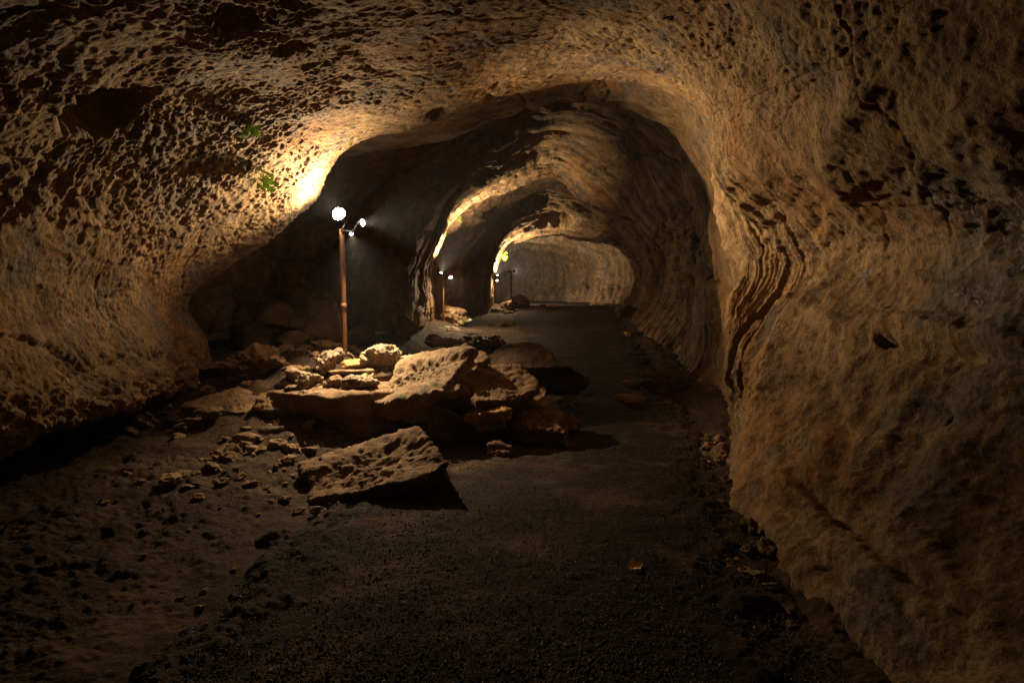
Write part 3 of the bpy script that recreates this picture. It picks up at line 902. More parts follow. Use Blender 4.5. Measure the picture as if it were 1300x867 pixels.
ROCKS = [
    # front of the pile
    ('rock_slab', 'leaning brown slab lit on top, nearest the gravel path at the front of the pile', 478, 608, 4.35, 200, 84, .85, (0, -11, 8), 3, M_ROCK, 12, .065, 6, .006, (-.12, -.34, .92, .2)),
    ('boulder', 'long dark faced block that carries the rubble under the first lamp post', 455, 537, 6.15, 215, 108, 1.15, (0, 2, 0), 12, M_ROCK, 10, .04, 6, .0, (-.02, -.05, .99, .38)),
    ('boulder', 'pale topped mossy slab leaning beside the first lamp post', 537, 495, 6.05, 145, 84, 1.1, (0, -10, -6), 21, M_ROCKMOSS, 11, .08, 6, .012, (-.15, -.36, .9, .26)),
    ('boulder', 'brown boulder with a long flat lit face in the middle of the pile', 628, 501, 5.9, 116, 72, .8, (0, 6, 4), 33, M_ROCK, 11, .06, 6, .008, (-.05, -.38, .92, .25)),
    ('boulder', 'low squat boulder with jagged end, rightmost of the pile beside the path', 686, 541, 5.75, 90, 50, .6, (0, 6, -8), 45, M_ROCK, 12, .1, 6, .03, (-.1, -.40, .89, .3)),
    ('boulder', 'knobbly ochre stone under the long flat boulder of the pile', 618, 533, 5.6, 60, 38, .35, (10, 0, 20), 51, M_OCHRE, 12, .1, 5, .03),
    ('rubble_stone', 'small upright stone wedged beside the flat faced brown boulder', 597, 515, 5.75, 24, 30, .2, (0, 0, 10), 52, M_ROCK, 10, .07, 4, .02),
    ('rubble_stone', 'small crumbly stone lying on gravel below the knobbly ochre stone', 634, 562, 5.2, 34, 26, .25, (5, 0, 0), 53, M_ROCK, 12, .1, 5, .04),
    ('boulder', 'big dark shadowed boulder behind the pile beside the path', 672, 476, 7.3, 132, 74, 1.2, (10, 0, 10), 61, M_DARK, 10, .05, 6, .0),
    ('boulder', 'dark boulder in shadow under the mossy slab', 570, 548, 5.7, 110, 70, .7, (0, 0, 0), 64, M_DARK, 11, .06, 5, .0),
    ('boulder', 'short brown block with curled rim behind the mossy slab', 588, 466, 6.6, 70, 42, .6, (-8, 6, 8), 66, M_ROCK, 10, .07, 5, .01),
    ('boulder', 'smooth ochre brown boulder behind the mossy slab by the side chamber', 548, 448, 7.9, 74, 52, .7, (-12, 0, 0), 71, M_OCHRE, 10, .05, 5, .0),
    ('boulder', 'angular brown block leaning between the mossy slab and the flat faced boulder', 588, 492, 6.15, 44, 50, .5, (0, 18, 0), 161, M_ROCK, 9, .06, 5, .01),
    ('boulder', 'squared brown block behind the low squat boulder by the path', 664, 512, 6.4, 66, 44, .6, (0, 10, 12), 162, M_ROCK, 9, .06, 6, .01, (-.1, -.3, .95, .3)),
    ('boulder', 'small wedge of brown rock at the right tip of the pile', 716, 528, 6.1, 36, 34, .35, (0, 0, 0), 163, M_ROCK, 9, .08, 5, .02),
    ('boulder', 'broken brown block behind the pile on the way to the second lamp', 618, 458, 8.6, 74, 36, .8, (0, -8, 0), 164, M_ROCK, 10, .08, 6, .02),
    ('boulder', 'crumbled brown block on the bank left of the path before the second lamp', 640, 447, 10.6, 56, 26, .8, (0, 6, 0), 165, M_ROCK, 10, .1, 6, .03),
    ('rock_slab', 'tilted brown slab on the bank behind the ochre brown boulder', 585, 440, 10.8, 62, 22, .9, (-8, -10, 0), 166, M_ROCK, 9, .06, 6, .01),
    # rubble round the foot of the first lamp
    ('rubble_stone', 'tall jagged pale scoria rock right beside the foot of the first lamp post', 487, 456, 6.75, 48, 42, .5, (10, 5, 0), 81, M_PALEMOSS, 12, .13, 6, .05),
    ('rubble_stone', 'pale scoria lump at the right end of the lamp foot rubble', 513, 463, 6.7, 32, 20, .3, (0, 0, 0), 82, M_PALE, 12, .12, 5, .05),
    ('rock_slab', 'flat ochre slab lying at the foot of the first lamp post', 451, 462, 6.65, 42, 12, .4, (-3, 0, 0), 83, M_OCHRE, 11, .05, 5, .0),
    ('rock_slab', 'thin brown slab stacked under the flat ochre slab', 450, 472, 6.5, 58, 9, .45, (-7, 0, 0), 84, M_ROCK, 11, .05, 5, .0),
    ('rubble_stone', 'dark pitted scoria lump left of the first lamp post foot', 414, 461, 6.6, 36, 30, .35, (0, 0, 0), 85, M_PALE, 12, .12, 6, .06),
    ('rubble_stone', 'small scoria lump touching the left side of the first lamp post', 428, 452, 7.0, 20, 20, .2, (0, 0, 0), 86, M_PALE, 12, .12, 5, .05),
    ('rubble_stone', 'pale flat topped stone at the left end of the lamp rubble', 374, 475, 6.3, 30, 18, .3, (0, 8, 0), 87, M_PALE, 10, .08, 5, .02),
    ('rubble_stone', 'dark crumbly scoria stone beside the pale flat topped stone', 392, 486, 6.1, 34, 28, .3, (0, 0, 0), 88, M_PALE, 12, .13, 6, .06),
    ('rubble_stone', 'round rusty stone on the front edge of the dark faced block', 424, 487, 6.05, 26, 22, .25, (0, 0, 0), 89, M_ROCK, 12, .1, 5, .05),
    ('rubble_stone', 'weathered mossy grey stone on the front edge of the dark faced block', 458, 486, 6.0, 48, 20, .35, (0, 5, 0), 90, M_PALEMOSS, 12, .12, 5, .05),
    ('rubble_stone', 'small pale stone on the left corner of the dark faced block', 369, 494, 6.0, 20, 12, .2, (0, 0, 0), 91, M_PALE, 11, .08, 5, .02),
    ('rubble_stone', 'low crumbling pale rock edge along the dark faced block', 401, 503, 5.75, 52, 16, .2, (3, 0, 0), 92, M_PALE, 12, .12, 5, .05),
    ('rubble_stone', 'small white stone behind the first lamp post foot', 445, 453, 7.25, 14, 12, .15, (0, 0, 0), 93, M_PALE, 11, .08, 4, .02),
    ('rubble_stone', 'grey crumbs of scoria on top of the leaning brown slab', 490, 563, 4.75, 46, 20, .2, (-10, 0, 0), 94, M_PALE, 13, .16, 5, .08),
    # rubble slope between the left wall and the pile
    ('boulder', 'brown lit boulder on the rubble slope left of the lamp rubble', 334, 462, 6.7, 52, 52, .5, (20, 0, 0), 101, M_ROCK, 11, .09, 6, .02),
    ('boulder', 'knobbly brown boulder beside the corner of the left wall', 310, 482, 6.6, 56, 60, .5, (-10, 0, 0), 102, M_ROCK, 12, .12, 6, .05),
    ('boulder', 'smooth sloping dark slab at the foot of the left wall corner', 292, 528, 5.9, 104, 66, .8, (0, 0, 0), 103, M_ROCK, 10, .05, 6, .0, (.35, -.35, .87, .22)),
    ('boulder', 'layered brown block left of the dark faced block', 342, 520, 5.9, 48, 40, .4, (5, 0, 0), 104, M_ROCK, 11, .08, 5, .02),
    ('boulder', 'lower dark block beneath the layered brown block', 346, 556, 5.6, 64, 40, .5, (0, 0, 10), 105, M_DARK, 11, .06, 5, .0),
    ('boulder', 'rounded brown stone below the sloping dark slab', 312, 562, 5.2, 30, 26, .25, (0, 0, 0), 106, M_ROCK, 11, .09, 5, .03),
    ('boulder', 'crumbly brown boulder at the edge of the dirt left of the pile', 290, 590, 4.85, 64, 46, .45, (8, 0, 0), 107, M_ROCK, 12, .12, 6, .04),
    ('rubble_stone', 'thin pointed sliver of rock beside the crumbly brown boulder', 333, 594, 4.75, 50, 13, .2, (-20, 0, 0), 108, M_ROCK, 10, .05, 4, .0),
    ('rock_slab', 'flat smooth brown slab lying under the left wall overhang', 223, 610, 4.55, 56, 20, .35, (-10, 18, 0), 109, M_ROCK, 9, .03, 5, .0),
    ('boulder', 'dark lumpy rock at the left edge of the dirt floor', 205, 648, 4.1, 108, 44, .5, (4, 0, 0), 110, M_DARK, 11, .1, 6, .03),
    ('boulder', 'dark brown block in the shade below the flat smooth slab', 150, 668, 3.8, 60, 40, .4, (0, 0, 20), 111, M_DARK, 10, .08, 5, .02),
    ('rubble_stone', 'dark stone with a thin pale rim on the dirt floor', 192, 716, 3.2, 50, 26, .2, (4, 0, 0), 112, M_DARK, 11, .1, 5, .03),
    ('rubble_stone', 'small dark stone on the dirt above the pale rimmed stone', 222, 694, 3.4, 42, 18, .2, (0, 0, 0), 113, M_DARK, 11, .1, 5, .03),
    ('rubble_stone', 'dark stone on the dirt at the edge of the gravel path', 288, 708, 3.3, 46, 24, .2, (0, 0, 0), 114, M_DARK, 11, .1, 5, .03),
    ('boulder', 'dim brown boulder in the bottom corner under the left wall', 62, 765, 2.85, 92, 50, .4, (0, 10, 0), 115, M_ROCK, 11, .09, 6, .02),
    # side chamber
    ('boulder', 'big grey wedge shaped boulder at the back of the side chamber', 402, 412, 9.6, 72, 66, 1.0, (25, 0, 0), 121, M_ROCK, 9, .05, 5, .0),
    ('boulder', 'flat grey boulder leaning left of the wedge in the side chamber', 358, 408, 9.6, 64, 44, .8, (20, 10, 0), 122, M_ROCK, 9, .05, 5, .0),
    ('boulder', 'small cracked block in front of the wedge in the side chamber', 372, 434, 8.8, 44, 26, .6, (15, 0, 0), 123, M_ROCK, 10, .06, 5, .0),
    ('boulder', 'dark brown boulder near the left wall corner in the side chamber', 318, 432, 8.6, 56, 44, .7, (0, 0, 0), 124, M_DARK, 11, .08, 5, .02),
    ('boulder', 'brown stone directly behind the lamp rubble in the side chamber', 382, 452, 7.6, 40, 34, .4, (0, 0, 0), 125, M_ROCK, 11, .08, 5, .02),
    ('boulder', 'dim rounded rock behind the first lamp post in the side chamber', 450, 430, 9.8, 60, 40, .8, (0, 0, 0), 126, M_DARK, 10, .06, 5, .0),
    # round the second lamp
    ('boulder', 'brown hollow boulder right behind the second lamp post', 576, 403, 19.5, 36, 26, 1.0, (10, 0, 0), 131, M_ROCK, 10, .08, 5, .02),
    ('rock_slab', 'ragged mossy slab at the foot of the second lamp post', 571, 421, 18.0, 52, 15, 1.1, (0, 8, 0), 132, M_PALEMOSS, 11, .1, 5, .03),
    ('rock_slab', 'wide pale grey slab in front of the second lamp post', 582, 442, 13.8, 88, 20, 1.4, (4, 10, 0), 133, M_PALEMOSS, 11, .08, 6, .02),
    ('rubble_stone', 'dark layered rock left of the wide pale grey slab', 548, 434, 14.2, 30, 22, .5, (0, 0, 0), 134, M_PALE, 12, .1, 5, .03),
    ('boulder', 'crumbling brown rock heap right of the wide pale grey slab', 622, 437, 13.2, 44, 20, .8, (5, 0, 0), 135, M_ROCK, 12, .12, 6, .05),
    ('boulder', 'low crumbling brown rock at the edge of the path near the mossy slab', 655, 437, 13.2, 28, 14, .6, (0, 0, 0), 136, M_ROCK, 12, .12, 5, .04),
    ('boulder', 'tall brown pillar shaped rock beside the side chamber mouth', 516, 428, 12.8, 26, 60, .6, (4, 0, 0), 137, M_ROCK, 11, .08, 5, .02),
    # third and fourth lamps
    ('boulder', 'rounded brown boulder beside the third lamp post', 643, 391, 28.5, 20, 19, .9, (15, 0, 0), 141, M_ROCK, 10, .07, 5, .0),
    ('rock_slab', 'jagged mossy slab at the foot of the third lamp post', 634, 398, 27.0, 34, 11, 1.2, (10, 8, 0), 142, M_PALEMOSS, 11, .1, 5, .03),
    ('boulder', 'low dark rock at the path edge below the third lamp post', 638, 415, 20.5, 40, 18, 1.0, (0, 0, 0), 143, M_DARK, 11, .09, 5, .02),
    ('boulder', 'dark pale rimmed boulder at the foot of the farthest lamp post', 661, 382, 31.5, 25, 17, 1.0, (14, 0, 0), 144, M_DARK, 11, .12, 5, .04),
    ('rock_slab', 'low pale edged slab lying on the far part of the path', 697, 388, 30.0, 24, 6, .8, (-8, 6, 0), 145, M_ROCK, 11, .1, 5, .02),
    ('rock_slab', 'pale flat stone at the far right edge of the path', 758, 381, 34.5, 20, 5, .7, (-3, 0, 0), 146, M_OCHRE, 11, .08, 5, .01),
    # along the foot of the right wall
    ('rock_slab', 'flat brown slab lying on the path beside the right wall', 815, 511, 8.0, 82, 17, .55, (4, 16, 8), 151, M_ROCK, 9, .04, 6, .01),
    ('boulder', 'dark low boulder behind the flat brown slab by the right wall', 842, 487, 8.8, 70, 36, .7, (-6, 0, 0), 152, M_DARK, 11, .08, 5, .02),
    ('rubble_stone', 'small pointed stone at the end of the flat brown slab', 860, 521, 7.7, 12, 14, .12, (0, 0, 0), 153, M_ROCK, 10, .08, 4, .0),
    ('rubble_stone', 'brown rock left of the dark low boulder by the right wall', 808, 490, 9.2, 34, 18, .4, (-12, 0, 0), 154, M_ROCK, 11, .08, 5, .02),
    ('boulder', 'brown boulder at the foot of the far right wall bend', 806, 432, 16.8, 26, 30, .8, (10, 0, 0), 155, M_ROCK, 11, .1, 5, .03),
    ('boulder', 'tilted far boulder against the right wall below the last arch', 800, 398, 24.0, 34, 20, 1.0, (-20, 0, 0), 156, M_ROCK, 10, .08, 5, .02),
    ('rubble_stone', 'orange brown stone at the corner where the right wall meets the gravel', 908, 571, 5.15, 12, 11, .1, (0, 0, 0), 157, M_OCHRE, 11, .1, 4, .02),
    ('boulder', 'crumbling brown rock against the base of the right wall bulge', 925, 578, 5.05, 40, 34, .3, (10, 0, 0), 158, M_ROCK, 12, .12, 6, .05),
]
for r in ROCKS:
    (nm, lab, px, py, d, w, hh, dep, rot, seed, mat, pl, ro, sub, sc) = r[:15]
    cat = {'rock_slab': 'rock slab', 'boulder': 'boulder', 'rubble_stone': 'stone'}[nm]
    grp = {'rock_slab': 'rock slabs', 'boulder': 'boulders in the cave', 'rubble_stone': 'rubble stones'}[nm]
    rock(nm, lab, px, py, d, w, hh, dep, rot, seed, mat, pl, ro, sub, sc, cat, grp, r[15] if len(r) > 15 else None)

# loose stones
rnd = random.Random(5)
protos = [rock_mesh('loose_stone', (.1, .08, .055), 600 + k, 9, .10, 4, .04) for k in range(6)]
for me in protos:
    me.materials.append(M_ROCK)


def stones(n, xr_, yr_, smin, smax, label, group, keep=lambda x, y: True):
    k = 0
    while k < n:
        x, y = rnd.uniform(*xr_), rnd.uniform(*yr_)
        if not keep(x, y):
            continue
        s = rnd.uniform(smin, smax) * (0.6 + 0.8 * rnd.random() ** 2)
        o = bpy.data.objects.new('loose_stone', protos[rnd.randrange(6)])
        C.objects.link(o)
        o.location = (x, y, fz(x, y) + 0.018 * s)
        o.scale = (s, s * rnd.uniform(.7, 1.2), s * rnd.uniform(.7, 1.1))
        o.rotation_euler = (rnd.uniform(-.4, .4), rnd.uniform(-.4, .4), rnd.uniform(0, 6.3))
        tag(o, label, 'stone', group)
        k += 1


stones(52, (-3.3, -1.0), (2.4, 5.6), .3, 1.0, 'small loose brown stone on the dirt floor under the left wall', 'loose stones on the dirt floor',
       lambda x, y: x < float(xl(y)) - 0.15)
stones(68, (-4.1, -2.2), (5.0, 8.2), 1.0, 3.4, 'loose brown stone on the rubble slope before the side chamber', 'loose stones on the rubble slope')
stones(42, (-3.0, -1.0), (3.7, 5.4), .5, 1.9, 'brown crumb of rock on the dirt between the front slab and the left wall', 'rock crumbs before the rubble slope',
       lambda x, y: x < float(xl(y)) - 0.05 and not (-1.9 < x < -.5 and y > 4.0))
stones(50, (1.3, 2.7), (2.4, 6.2), .45, 1.7, 'small loose stone along the foot of the right wall', 'loose stones at the right wall foot',
       lambda x, y: abs(x - float(xr(y)) - 0.06) < 0.22)
stones(44, (-2.2, 0.5), (8.0, 17.0), 1.4, 4.2, 'brown broken stone on the bank between the rock pile and the second lamp post', 'broken stones on the bank left of the path',
       lambda x, y: float(xl(y)) - 2.0 < x < float(xl(y)) - 0.1)
stones(24, (1.0, 4.6), (7.0, 22.0), .8, 2.4, 'loose stone on the far path edge by the right wall', 'loose stones at the far path edge',
       lambda x, y: abs(x - float(xr(y)) + 0.1) < 0.4)

# gravel chips on the path: beyond counting
rs = np.random.RandomState(9)
NG = 42000
gy = 1 / rs.uniform(1 / 9.0, 1 / 1.9, NG)
gx = xl(gy) - .1 + (xr(gy) - xl(gy) + .2) * rs.rand(NG)
bx = np.array([[1, 0, 0], [-.9, .2, 0], [.1, 1, .1], [0, -1, 0], [.2, 0, .9], [-.1, .1, -.8]])
bf = np.array([[0, 2, 4], [2, 1, 4], [1, 3, 4], [3, 0, 4], [2, 0, 5], [1, 2, 5], [3, 1, 5], [0, 3, 5]])
sz = rs.uniform(.002, .006, NG) * (1 + 0.9 * (rs.rand(NG) > .93))
ang = rs.rand(NG) * 6.28
v = bx[None] * (1 + .45 * rs.uniform(-1, 1, (NG, 6, 1))) * sz[:, None, None]
v *= np.array([1, 1, .75])
ca, sa = np.cos(ang)[:, None], np.sin(ang)[:, None]
vx = v[..., 0] * ca - v[..., 1] * sa
vy = v[..., 0] * sa + v[..., 1] * ca
pg = np.stack([gx, gy, np.zeros(NG)], -1)
gz = ramp_z(gy) + .018 * fbm(pg * 2.2, 21, 4) + .25 * .075 * fbm(pg * 1.7, 11, 5) + .012 * fbm(pg * 5, 65, 3) + .010 * fbm(pg * 22, 61, 3) + PATH_UP + .012
v = np.stack([vx + gx[:, None], vy + gy[:, None], v[..., 2] + gz[:, None] + .002], -1)
f = (bf[None] + (np.arange(NG) * 6)[:, None, None]).reshape(-1, 3)
me = mesh_from('gravel', v.reshape(-1, 3), f)
me.shade_flat()
o = link('gravel', me, M_GRAVEL)
tag(o, 'loose black cinder chips covering the path', 'gravel', kind='stuff')

# scrap of dry leaf on the path
def leaf_mesh(name, L_, W_, curl, seed):
    r = np.random.RandomState(seed)
    n, m_ = 14, 7
    vs = []
    for i in range(n):
        t = i / (n - 1)
        wd = W_ * (math.sin(math.pi * t ** 0.8) ** 0.7) * (1 + .25 * r.uniform(-1, 1)) + 0.0005
        for j in range(m_):
            s = j / (m_ - 1) - .5
            vs.append((L_ * (t - .5), s * wd, curl * (s * s * 2 + .5 * math.sin(t * 5)) * L_ + .002 * r.uniform(-1, 1)))
    fs = grid_faces(n, m_)
    a = np.array(vs)
    b = a - np.array([0, 0, .0015])
    k = len(a)
    return mesh_from(name, np.concatenate([a, b]), np.concatenate([fs, fs[:, ::-1] + k]))


p = P(801, 731, 3.0)
o = link('dry_leaf', leaf_mesh('dry_leaf', .105, .065, .18, 4), M_LITTER)
o.location = (p[0], p[1] - .10, float(ramp_z(p[1])) + .062)
o.rotation_euler = (.30, -.15, .4)
tag(o, 'curled orange brown dry leaf lying alone on the black gravel path', 'dry leaf')


# ------------------------------------------------------------------ wall plants
Gv = G.reshape(-1, 3)
gpx, gpy = proj(Gv)


def surf_at(px, py, dmin=1.0, dmax=60.0):
    e = (gpx - px) ** 2 + (gpy - py) ** 2
    ok = (Gv[:, 1] > dmin) & (Gv[:, 1] < dmax) & facing
    e = np.where(ok, e, 1e9)
    cand = np.where(e < max(9.0, e.min() * 2))[0]
    k = cand[np.argmin(Gv[cand, 1])]
    return Gv[k], Nf[k]


def fern(label, base, nrm, size, n, seed, droop=0.6, name='fern'):
    r = random.Random(seed)
    root = bpy.data.objects.new(name, None)
    root.empty_display_size = .05
    C.objects.link(root)
    root.location = base
    tag(root, label, 'fern', 'green ferns growing on the rock')
    nrm = Vector(nrm).normalized()
    up = Vector((0, 0, 1))
    side = nrm.cross(up)
    side = side.normalized() if side.length > .1 else Vector((1, 0, 0))
    for k in range(n):
        a = r.uniform(-1.2, 1.2)
        d0 = (nrm * .8 + side * math.sin(a) + up * math.cos(a) * .7).normalized()
        vs, fs = [], []
        L_ = size * r.uniform(.6, 1.1)
        pos = Vector((0, 0, 0)) + side * r.uniform(-.2, .2) * size + up * r.uniform(-.3, .3) * size
        d = d0.copy()
        steps = 9
        for i in range(steps):
            nx = pos + d * (L_ / steps)
            d = (d + Vector((0, 0, -1)) * droop * .22).normalized()
            s2 = d.cross(nrm + Vector((.01, .02, 0)))
            s2 = s2.normalized() if s2.length > .05 else side
            wl = L_ * .30 * math.sin(math.pi * (i + .7) / (steps + .8))
            for sgn in (-1, 1):
                tip = nx + s2 * sgn * wl + d * wl * .4 + Vector((0, 0, -.12 * wl))
                m1 = (nx + tip) / 2 + d * wl * .22
                m2 = (nx + tip) / 2 - d * wl * .22
                b0 = len(vs)
                vs += [nx[:], m1[:], tip[:], m2[:]]
                fs.append((b0, b0 + 1, b0 + 2, b0 + 3))
            b0 = len(vs)
            tw = s2 * L_ * .012
            vs += [(pos - tw)[:], (nx - tw)[:], (nx + tw)[:], (pos + tw)[:]]
            fs.append((b0, b0 + 1, b0 + 2, b0 + 3))
            pos = nx
        link('frond', mesh_from('frond', np.array(vs), np.array(fs)), M_LEAF, root)
    return root


for (px, py, s, n, lab, dm) in (
        (311, 163, .20, 8, 'bright green fern tuft on the left wall, higher of two above the lit hollow', 9),
        (322, 222, .24, 9, 'bright green fern tuft on the left wall, lower of two close to the first lamp', 9),
        (638, 326, .55, 8, 'green fern hanging in the lamp glow above the third lamp post', 40),
        (444, 182, .07, 5, 'tiny green fern at the ceiling lip above the first lamp', 9),
        (582, 278, .22, 5, 'small green fern on the lit arch above the second lamp post', 30)):
    b, nrm = surf_at(px, py, 3.0, dm)
    fern(lab, b + nrm * .01, nrm, s, n, int(px))
for (px, py, d, s, n, lab) in (
        (591, 413, 17.9, .28, 8, 'low green plant on the ragged slab by the second lamp post'),
        (602, 434, 13.5, .26, 9, 'green plant trailing along the edge of the wide pale slab'),
        (478, 444, 6.95, .09, 6, 'small green plant behind the jagged scoria rock by the first lamp'),
        (468, 478, 5.95, .08, 7, 'small green plant on the weathered stone under the first lamp'),
        (548, 507, 5.6, .07, 6, 'small green plant on the face of the mossy slab')):
    b = P(px, py, d)
    fern(lab, b, (0, -.5, .8), s, n, int(px) + 7)


# ------------------------------------------------------------------ lamp posts
def tube(path, rad, seg=14, caps=True):
    """path: list of points; rad: list of radii"""
    path = [Vector(p) for p in path]
    vs, fs = [], []
    for i, p in enumerate(path):
        t = (path[min(i + 1, len(path) - 1)] - path[max(i - 1, 0)]).normalized()
        a = t.cross(Vector((0, 1, 0.01)))
        if a.length < .1:
            a = t.cross(Vector((1, 0, 0)))
        a.normalize()
        b = t.cross(a)
        for k in range(seg):
            an = 2 * math.pi * k / seg
            vs.append((p + (a * math.cos(an) + b * math.sin(an)) * rad[i])[:])
    n = len(path)
    for i in range(n - 1):
        for k in range(seg):
            k2 = (k + 1) % seg
            fs.append((i * seg + k, i * seg + k2, (i + 1) * seg + k2, (i + 1) * seg + k))
    if caps:
        for ring_, c in ((0, path[0]), (n - 1, path[-1])):
            b0 = len(vs)
            vs.append(c[:])
            for k in range(seg):
                k2 = (k + 1) % seg
                fs.append((ring_ * seg + k, ring_ * seg + k2, b0, b0) if False else (ring_ * seg + k, ring_ * seg + k2, b0, b0))
    return vs, fs


def poly_obj(name, vs, fs, mat, parent, smooth_=True):
    me = bpy.data.meshes.new(name)
    clean = []
    for f_ in fs:
        g = []
        for i in f_:
            if i not in g:
                g.append(i)
        clean.append(tuple(g))
    me.from_pydata(vs, [], clean)
    me.update()
    (me.shade_smooth if smooth_ else me.shade_flat)()
    return link(name, me, mat, parent)


def floodlight(root, pos, direction, rad, lens, power, warm=(1.0, .76, .455), spread=170, depth=1.3, globe=False):
    dv = Vector(direction).normalized()
    q = dv.to_track_quat('Z', 'Y')
    prof = [(-depth, .0), (-depth, .35), (-depth * .8, .55), (-depth * .35, .85), (-.05, 1.0), (.06, 1.04), (.06, .92), (.0, .90)]
    if globe:
        prof = [(zz, rr * .62) for zz, rr in prof]
    seg = 24
    vs, fs = [], []
    for (zz, rr) in prof:
        for k in range(seg):
            a = 2 * math.pi * k / seg
            vs.append((q @ Vector((math.cos(a) * rr * rad, math.sin(a) * rr * rad, zz * rad)) + Vector(pos))[:])
    for i in range(len(prof) - 1):
        for k in range(seg):
            k2 = (k + 1) % seg
            fs.append((i * seg + k, i * seg + k2, (i + 1) * seg + k2, (i + 1) * seg + k))
    hs = poly_obj('floodlight', vs, fs, M_BLACK, root)
    vs, fs = [], []
    rings_ = [(.0, .90), (.22, .80), (.42, .52), (.52, .22), (.54, 0.02)]
    if globe:
        rings_ = [(.0, .55), (.2, .85), (.5, 1.0), (.85, .93), (1.15, .70), (1.36, .36), (1.42, .02)]
    for (zz, rr) in rings_:
        for k in range(seg):
            a = 2 * math.pi * k / seg
            vs.append((q @ Vector((math.cos(a) * rr * rad, math.sin(a) * rr * rad, zz * rad)) + Vector(pos))[:])
    for i in range(len(rings_) - 1):
        for k in range(seg):
            k2 = (k + 1) % seg
            fs.append((i * seg + k, i * seg + k2, (i + 1) * seg + k2, (i + 1) * seg + k))
    poly_obj('lens', vs, fs, lens, hs)
    if power:
        ld = bpy.data.lights.new('floodlight_beam', 'AREA')
        ld.shape = 'DISK'
        ld.size = rad * 1.7
        ld.energy = power
        ld.color = warm
        ld.spread = math.radians(spread)
        lo = bpy.data.objects.new('floodlight_beam', ld)
        C.objects.link(lo)
        lo.parent = hs
        lo.location = Vector(pos) + dv * rad * (1.5 if globe else .60)
        lo.rotation_euler = (-dv).to_track_quat('Z', 'Y').to_euler()
    return hs


def lamp_post(label, base, top_z, rad, heads, coupling=None):
    bx_, by_, bz_ = base
    root = bpy.data.objects.new('lamp_post', None)
    root.empty_display_size = .2
    C.objects.link(root)
    root.location = base
    tag(root, label, 'lamp post', 'rusty lamp posts along the cave path')
    H = top_z - bz_
    pts = [(0, 0, -.25), (0, 0, 0), (0, 0, H * .45), (0, 0, H * .92), (0, 0, H)]
    vs, fs = tube(pts, [rad] * 5, 20)
    pole = poly_obj('pole', vs, fs, M_RUST, root)
    if coupling:
        zc = H * coupling
        vs, fs = tube([(0, 0, zc - .045), (0, 0, zc - .04), (0, 0, zc + .04), (0, 0, zc + .045)], [rad * 1.01, rad * 1.2, rad * 1.2, rad * 1.01], 20)
        poly_obj('coupling', vs, fs, M_RUST, pole)
    for (px_, d_, head, rr, lens, power, dv, *more) in heads:
        hp = Vector(head) - Vector(base)
        top = Vector((0, 0, H - .04))
        mid_ = Vector((hp.x * .55, hp.y * .55, H - .03))
        back = hp - Vector(dv).normalized() * rr * 1.25
        vs, fs = tube([top, mid_, (mid_ + back) / 2 + Vector((0, 0, -.01)), back], [rad * .35] * 4, 8)
        poly_obj('bracket', vs, fs, M_BLACK, root)
        floodlight(root, hp, dv, rr, lens, power, spread=more[0] if more else 170, globe=len(more) > 2, warm=more[1] if len(more) > 1 else (1.0, .76, .455))
    return root


L_MAIN = lens_mat('lamp_glass_bright', 95.0)
L_DIM = lens_mat('lamp_glass', 25.0)

b1 = P(438, 456, 7.2)
h1 = P(433, 275, 7.08)
h2 = P(460, 283, 7.15)
lamp_post('tall rusty lamp post with glaring white floodlight standing on the rubble pile', b1, P(438, 291, 7.2)[2], .034,
          [(0, 0, h1, 0.088, L_MAIN, 122.0, (-.30, -.78, .54), 170, (1.0, .76, .455), True), (0, 0, h2, .055, L_DIM, 105.0, (.96, -.22, .06), 82),
           (0, 0, P(446, 297, 7.1), .03, L_DIM, 100.0, (.28, -.42, -.86), 92)], .41)
b2 = P(563, 416, 19.2)
lamp_post('rusty lamp post with small glinting lamp by the side chamber end, second along the path', b2, P(563, 352, 19.2)[2], .040,
          [(0, 0, P(572, 352, 19.1), .075, L_DIM, 150.0, (.32, -.65, -.69), 160), (0, 0, P(560, 347, 19.0), .06, L_DIM, 370.0, (.34, .0, .94), 100)])
b3 = P(626, 392, 29.0)
lamp_post('dark lamp post below the hanging green fern, third along the path', b3, P(626, 349, 29.0)[2], .042,
          [(0, 0, P(631, 350, 29.0), .08, L_DIM, 460.0, (.30, .02, .95), 110), (0, 0, P(631, 356, 28.9), .06, L_DIM, 90.0, (.3, -.62, -.72))])
b4 = P(649, 377, 34.0)
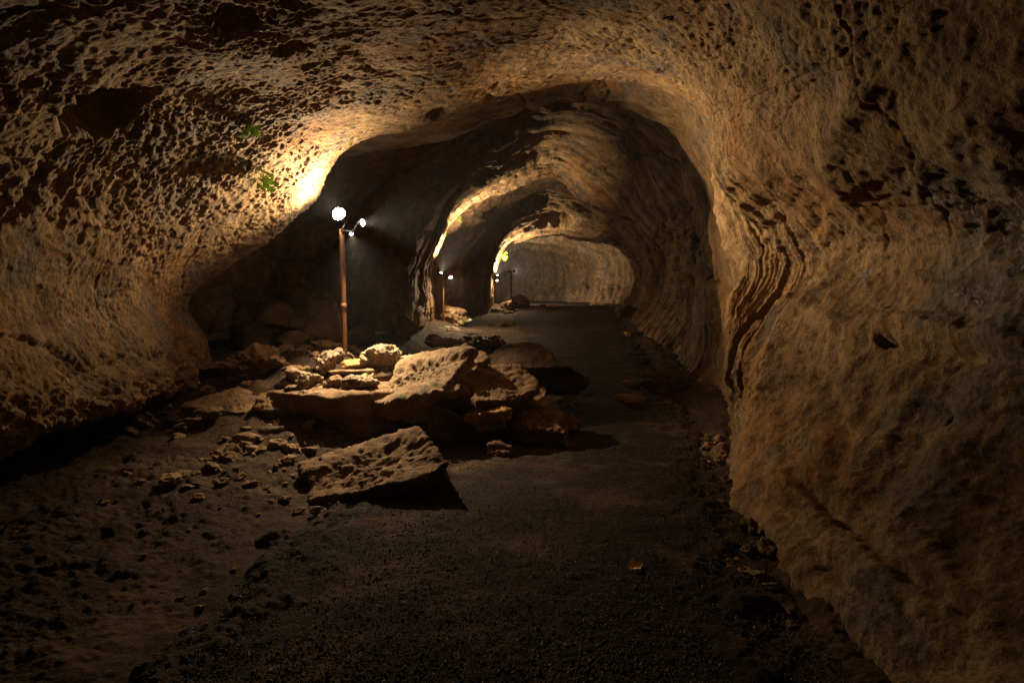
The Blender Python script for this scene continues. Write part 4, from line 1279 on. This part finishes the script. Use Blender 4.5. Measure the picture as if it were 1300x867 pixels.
lamp_post('black lamp post silhouetted before the pale far chamber, farthest of the four posts', b4, P(649, 344, 34.0)[2], .055,
          [(0, 0, P(653, 344, 34.2), .09, L_DIM, 560.0, (.45, .88, .12), 170, (1.0, .84, .62)), (0, 0, P(646, 345, 34.1), .08, L_DIM, 0, (-.5, .8, 0))])

# ------------------------------------------------------------------ thin haze added to put a halo round the lamps
hx = np.array([[x, y, z] for x in (-11, 14) for y in (-10, 58) for z in (-2.2, 9.5)], float)
hf = np.array([[0, 1, 3, 2], [4, 6, 7, 5], [0, 4, 5, 1], [2, 3, 7, 6], [0, 2, 6, 4], [1, 5, 7, 3]])
hm = bpy.data.materials.new('halo_haze')
hm.use_nodes = True
hm.node_tree.nodes.clear()
ho = hm.node_tree.nodes.new('ShaderNodeOutputMaterial')
hv_ = hm.node_tree.nodes.new('ShaderNodeVolumePrincipled')
hv_.inputs['Color'].default_value = (.82, .90, 1.0, 1)
hv_.inputs['Density'].default_value = HAZE
hv_.inputs['Anisotropy'].default_value = 0.0
hm.node_tree.links.new(hv_.outputs[0], ho.inputs['Volume'])
o = link('haze', mesh_from('haze', hx, hf), hm)
tag(o, 'thin added haze that gives the lamps a halo', 'haze', kind='stuff')

# ------------------------------------------------------------------ camera, world, render
cam = bpy.data.cameras.new('camera')
cam.lens = 18.0
cam.sensor_width = 36.0
cam.clip_start = 0.05
cam.clip_end = 300.0
co = bpy.data.objects.new('camera', cam)
C.objects.link(co)
co.location = (0, 0, CAMZ)
co.rotation_euler = (math.pi / 2 - TILT, 0, 0)
scene.camera = co

w = bpy.data.worlds.new('World')
scene.world = w
w.use_nodes = True
w.node_tree.nodes['Background'].inputs[0].default_value = (0, 0, 0, 1)
w.node_tree.nodes['Background'].inputs[1].default_value = 0.0
vs_ = scene.view_settings
vs_.view_transform = 'Standard'
vs_.look = 'None'
vs_.gamma = 1.0
vs_.exposure = 0.0
cy = scene.cycles
cy.use_denoising = True
cy.max_bounces = 6
cy.diffuse_bounces = 4
cy.use_adaptive_sampling = True
cy.adaptive_threshold = 0.03
cy.denoising_prefilter = 'NONE'
cy.glossy_bounces = 2
cy.sample_clamp_indirect = 4.0
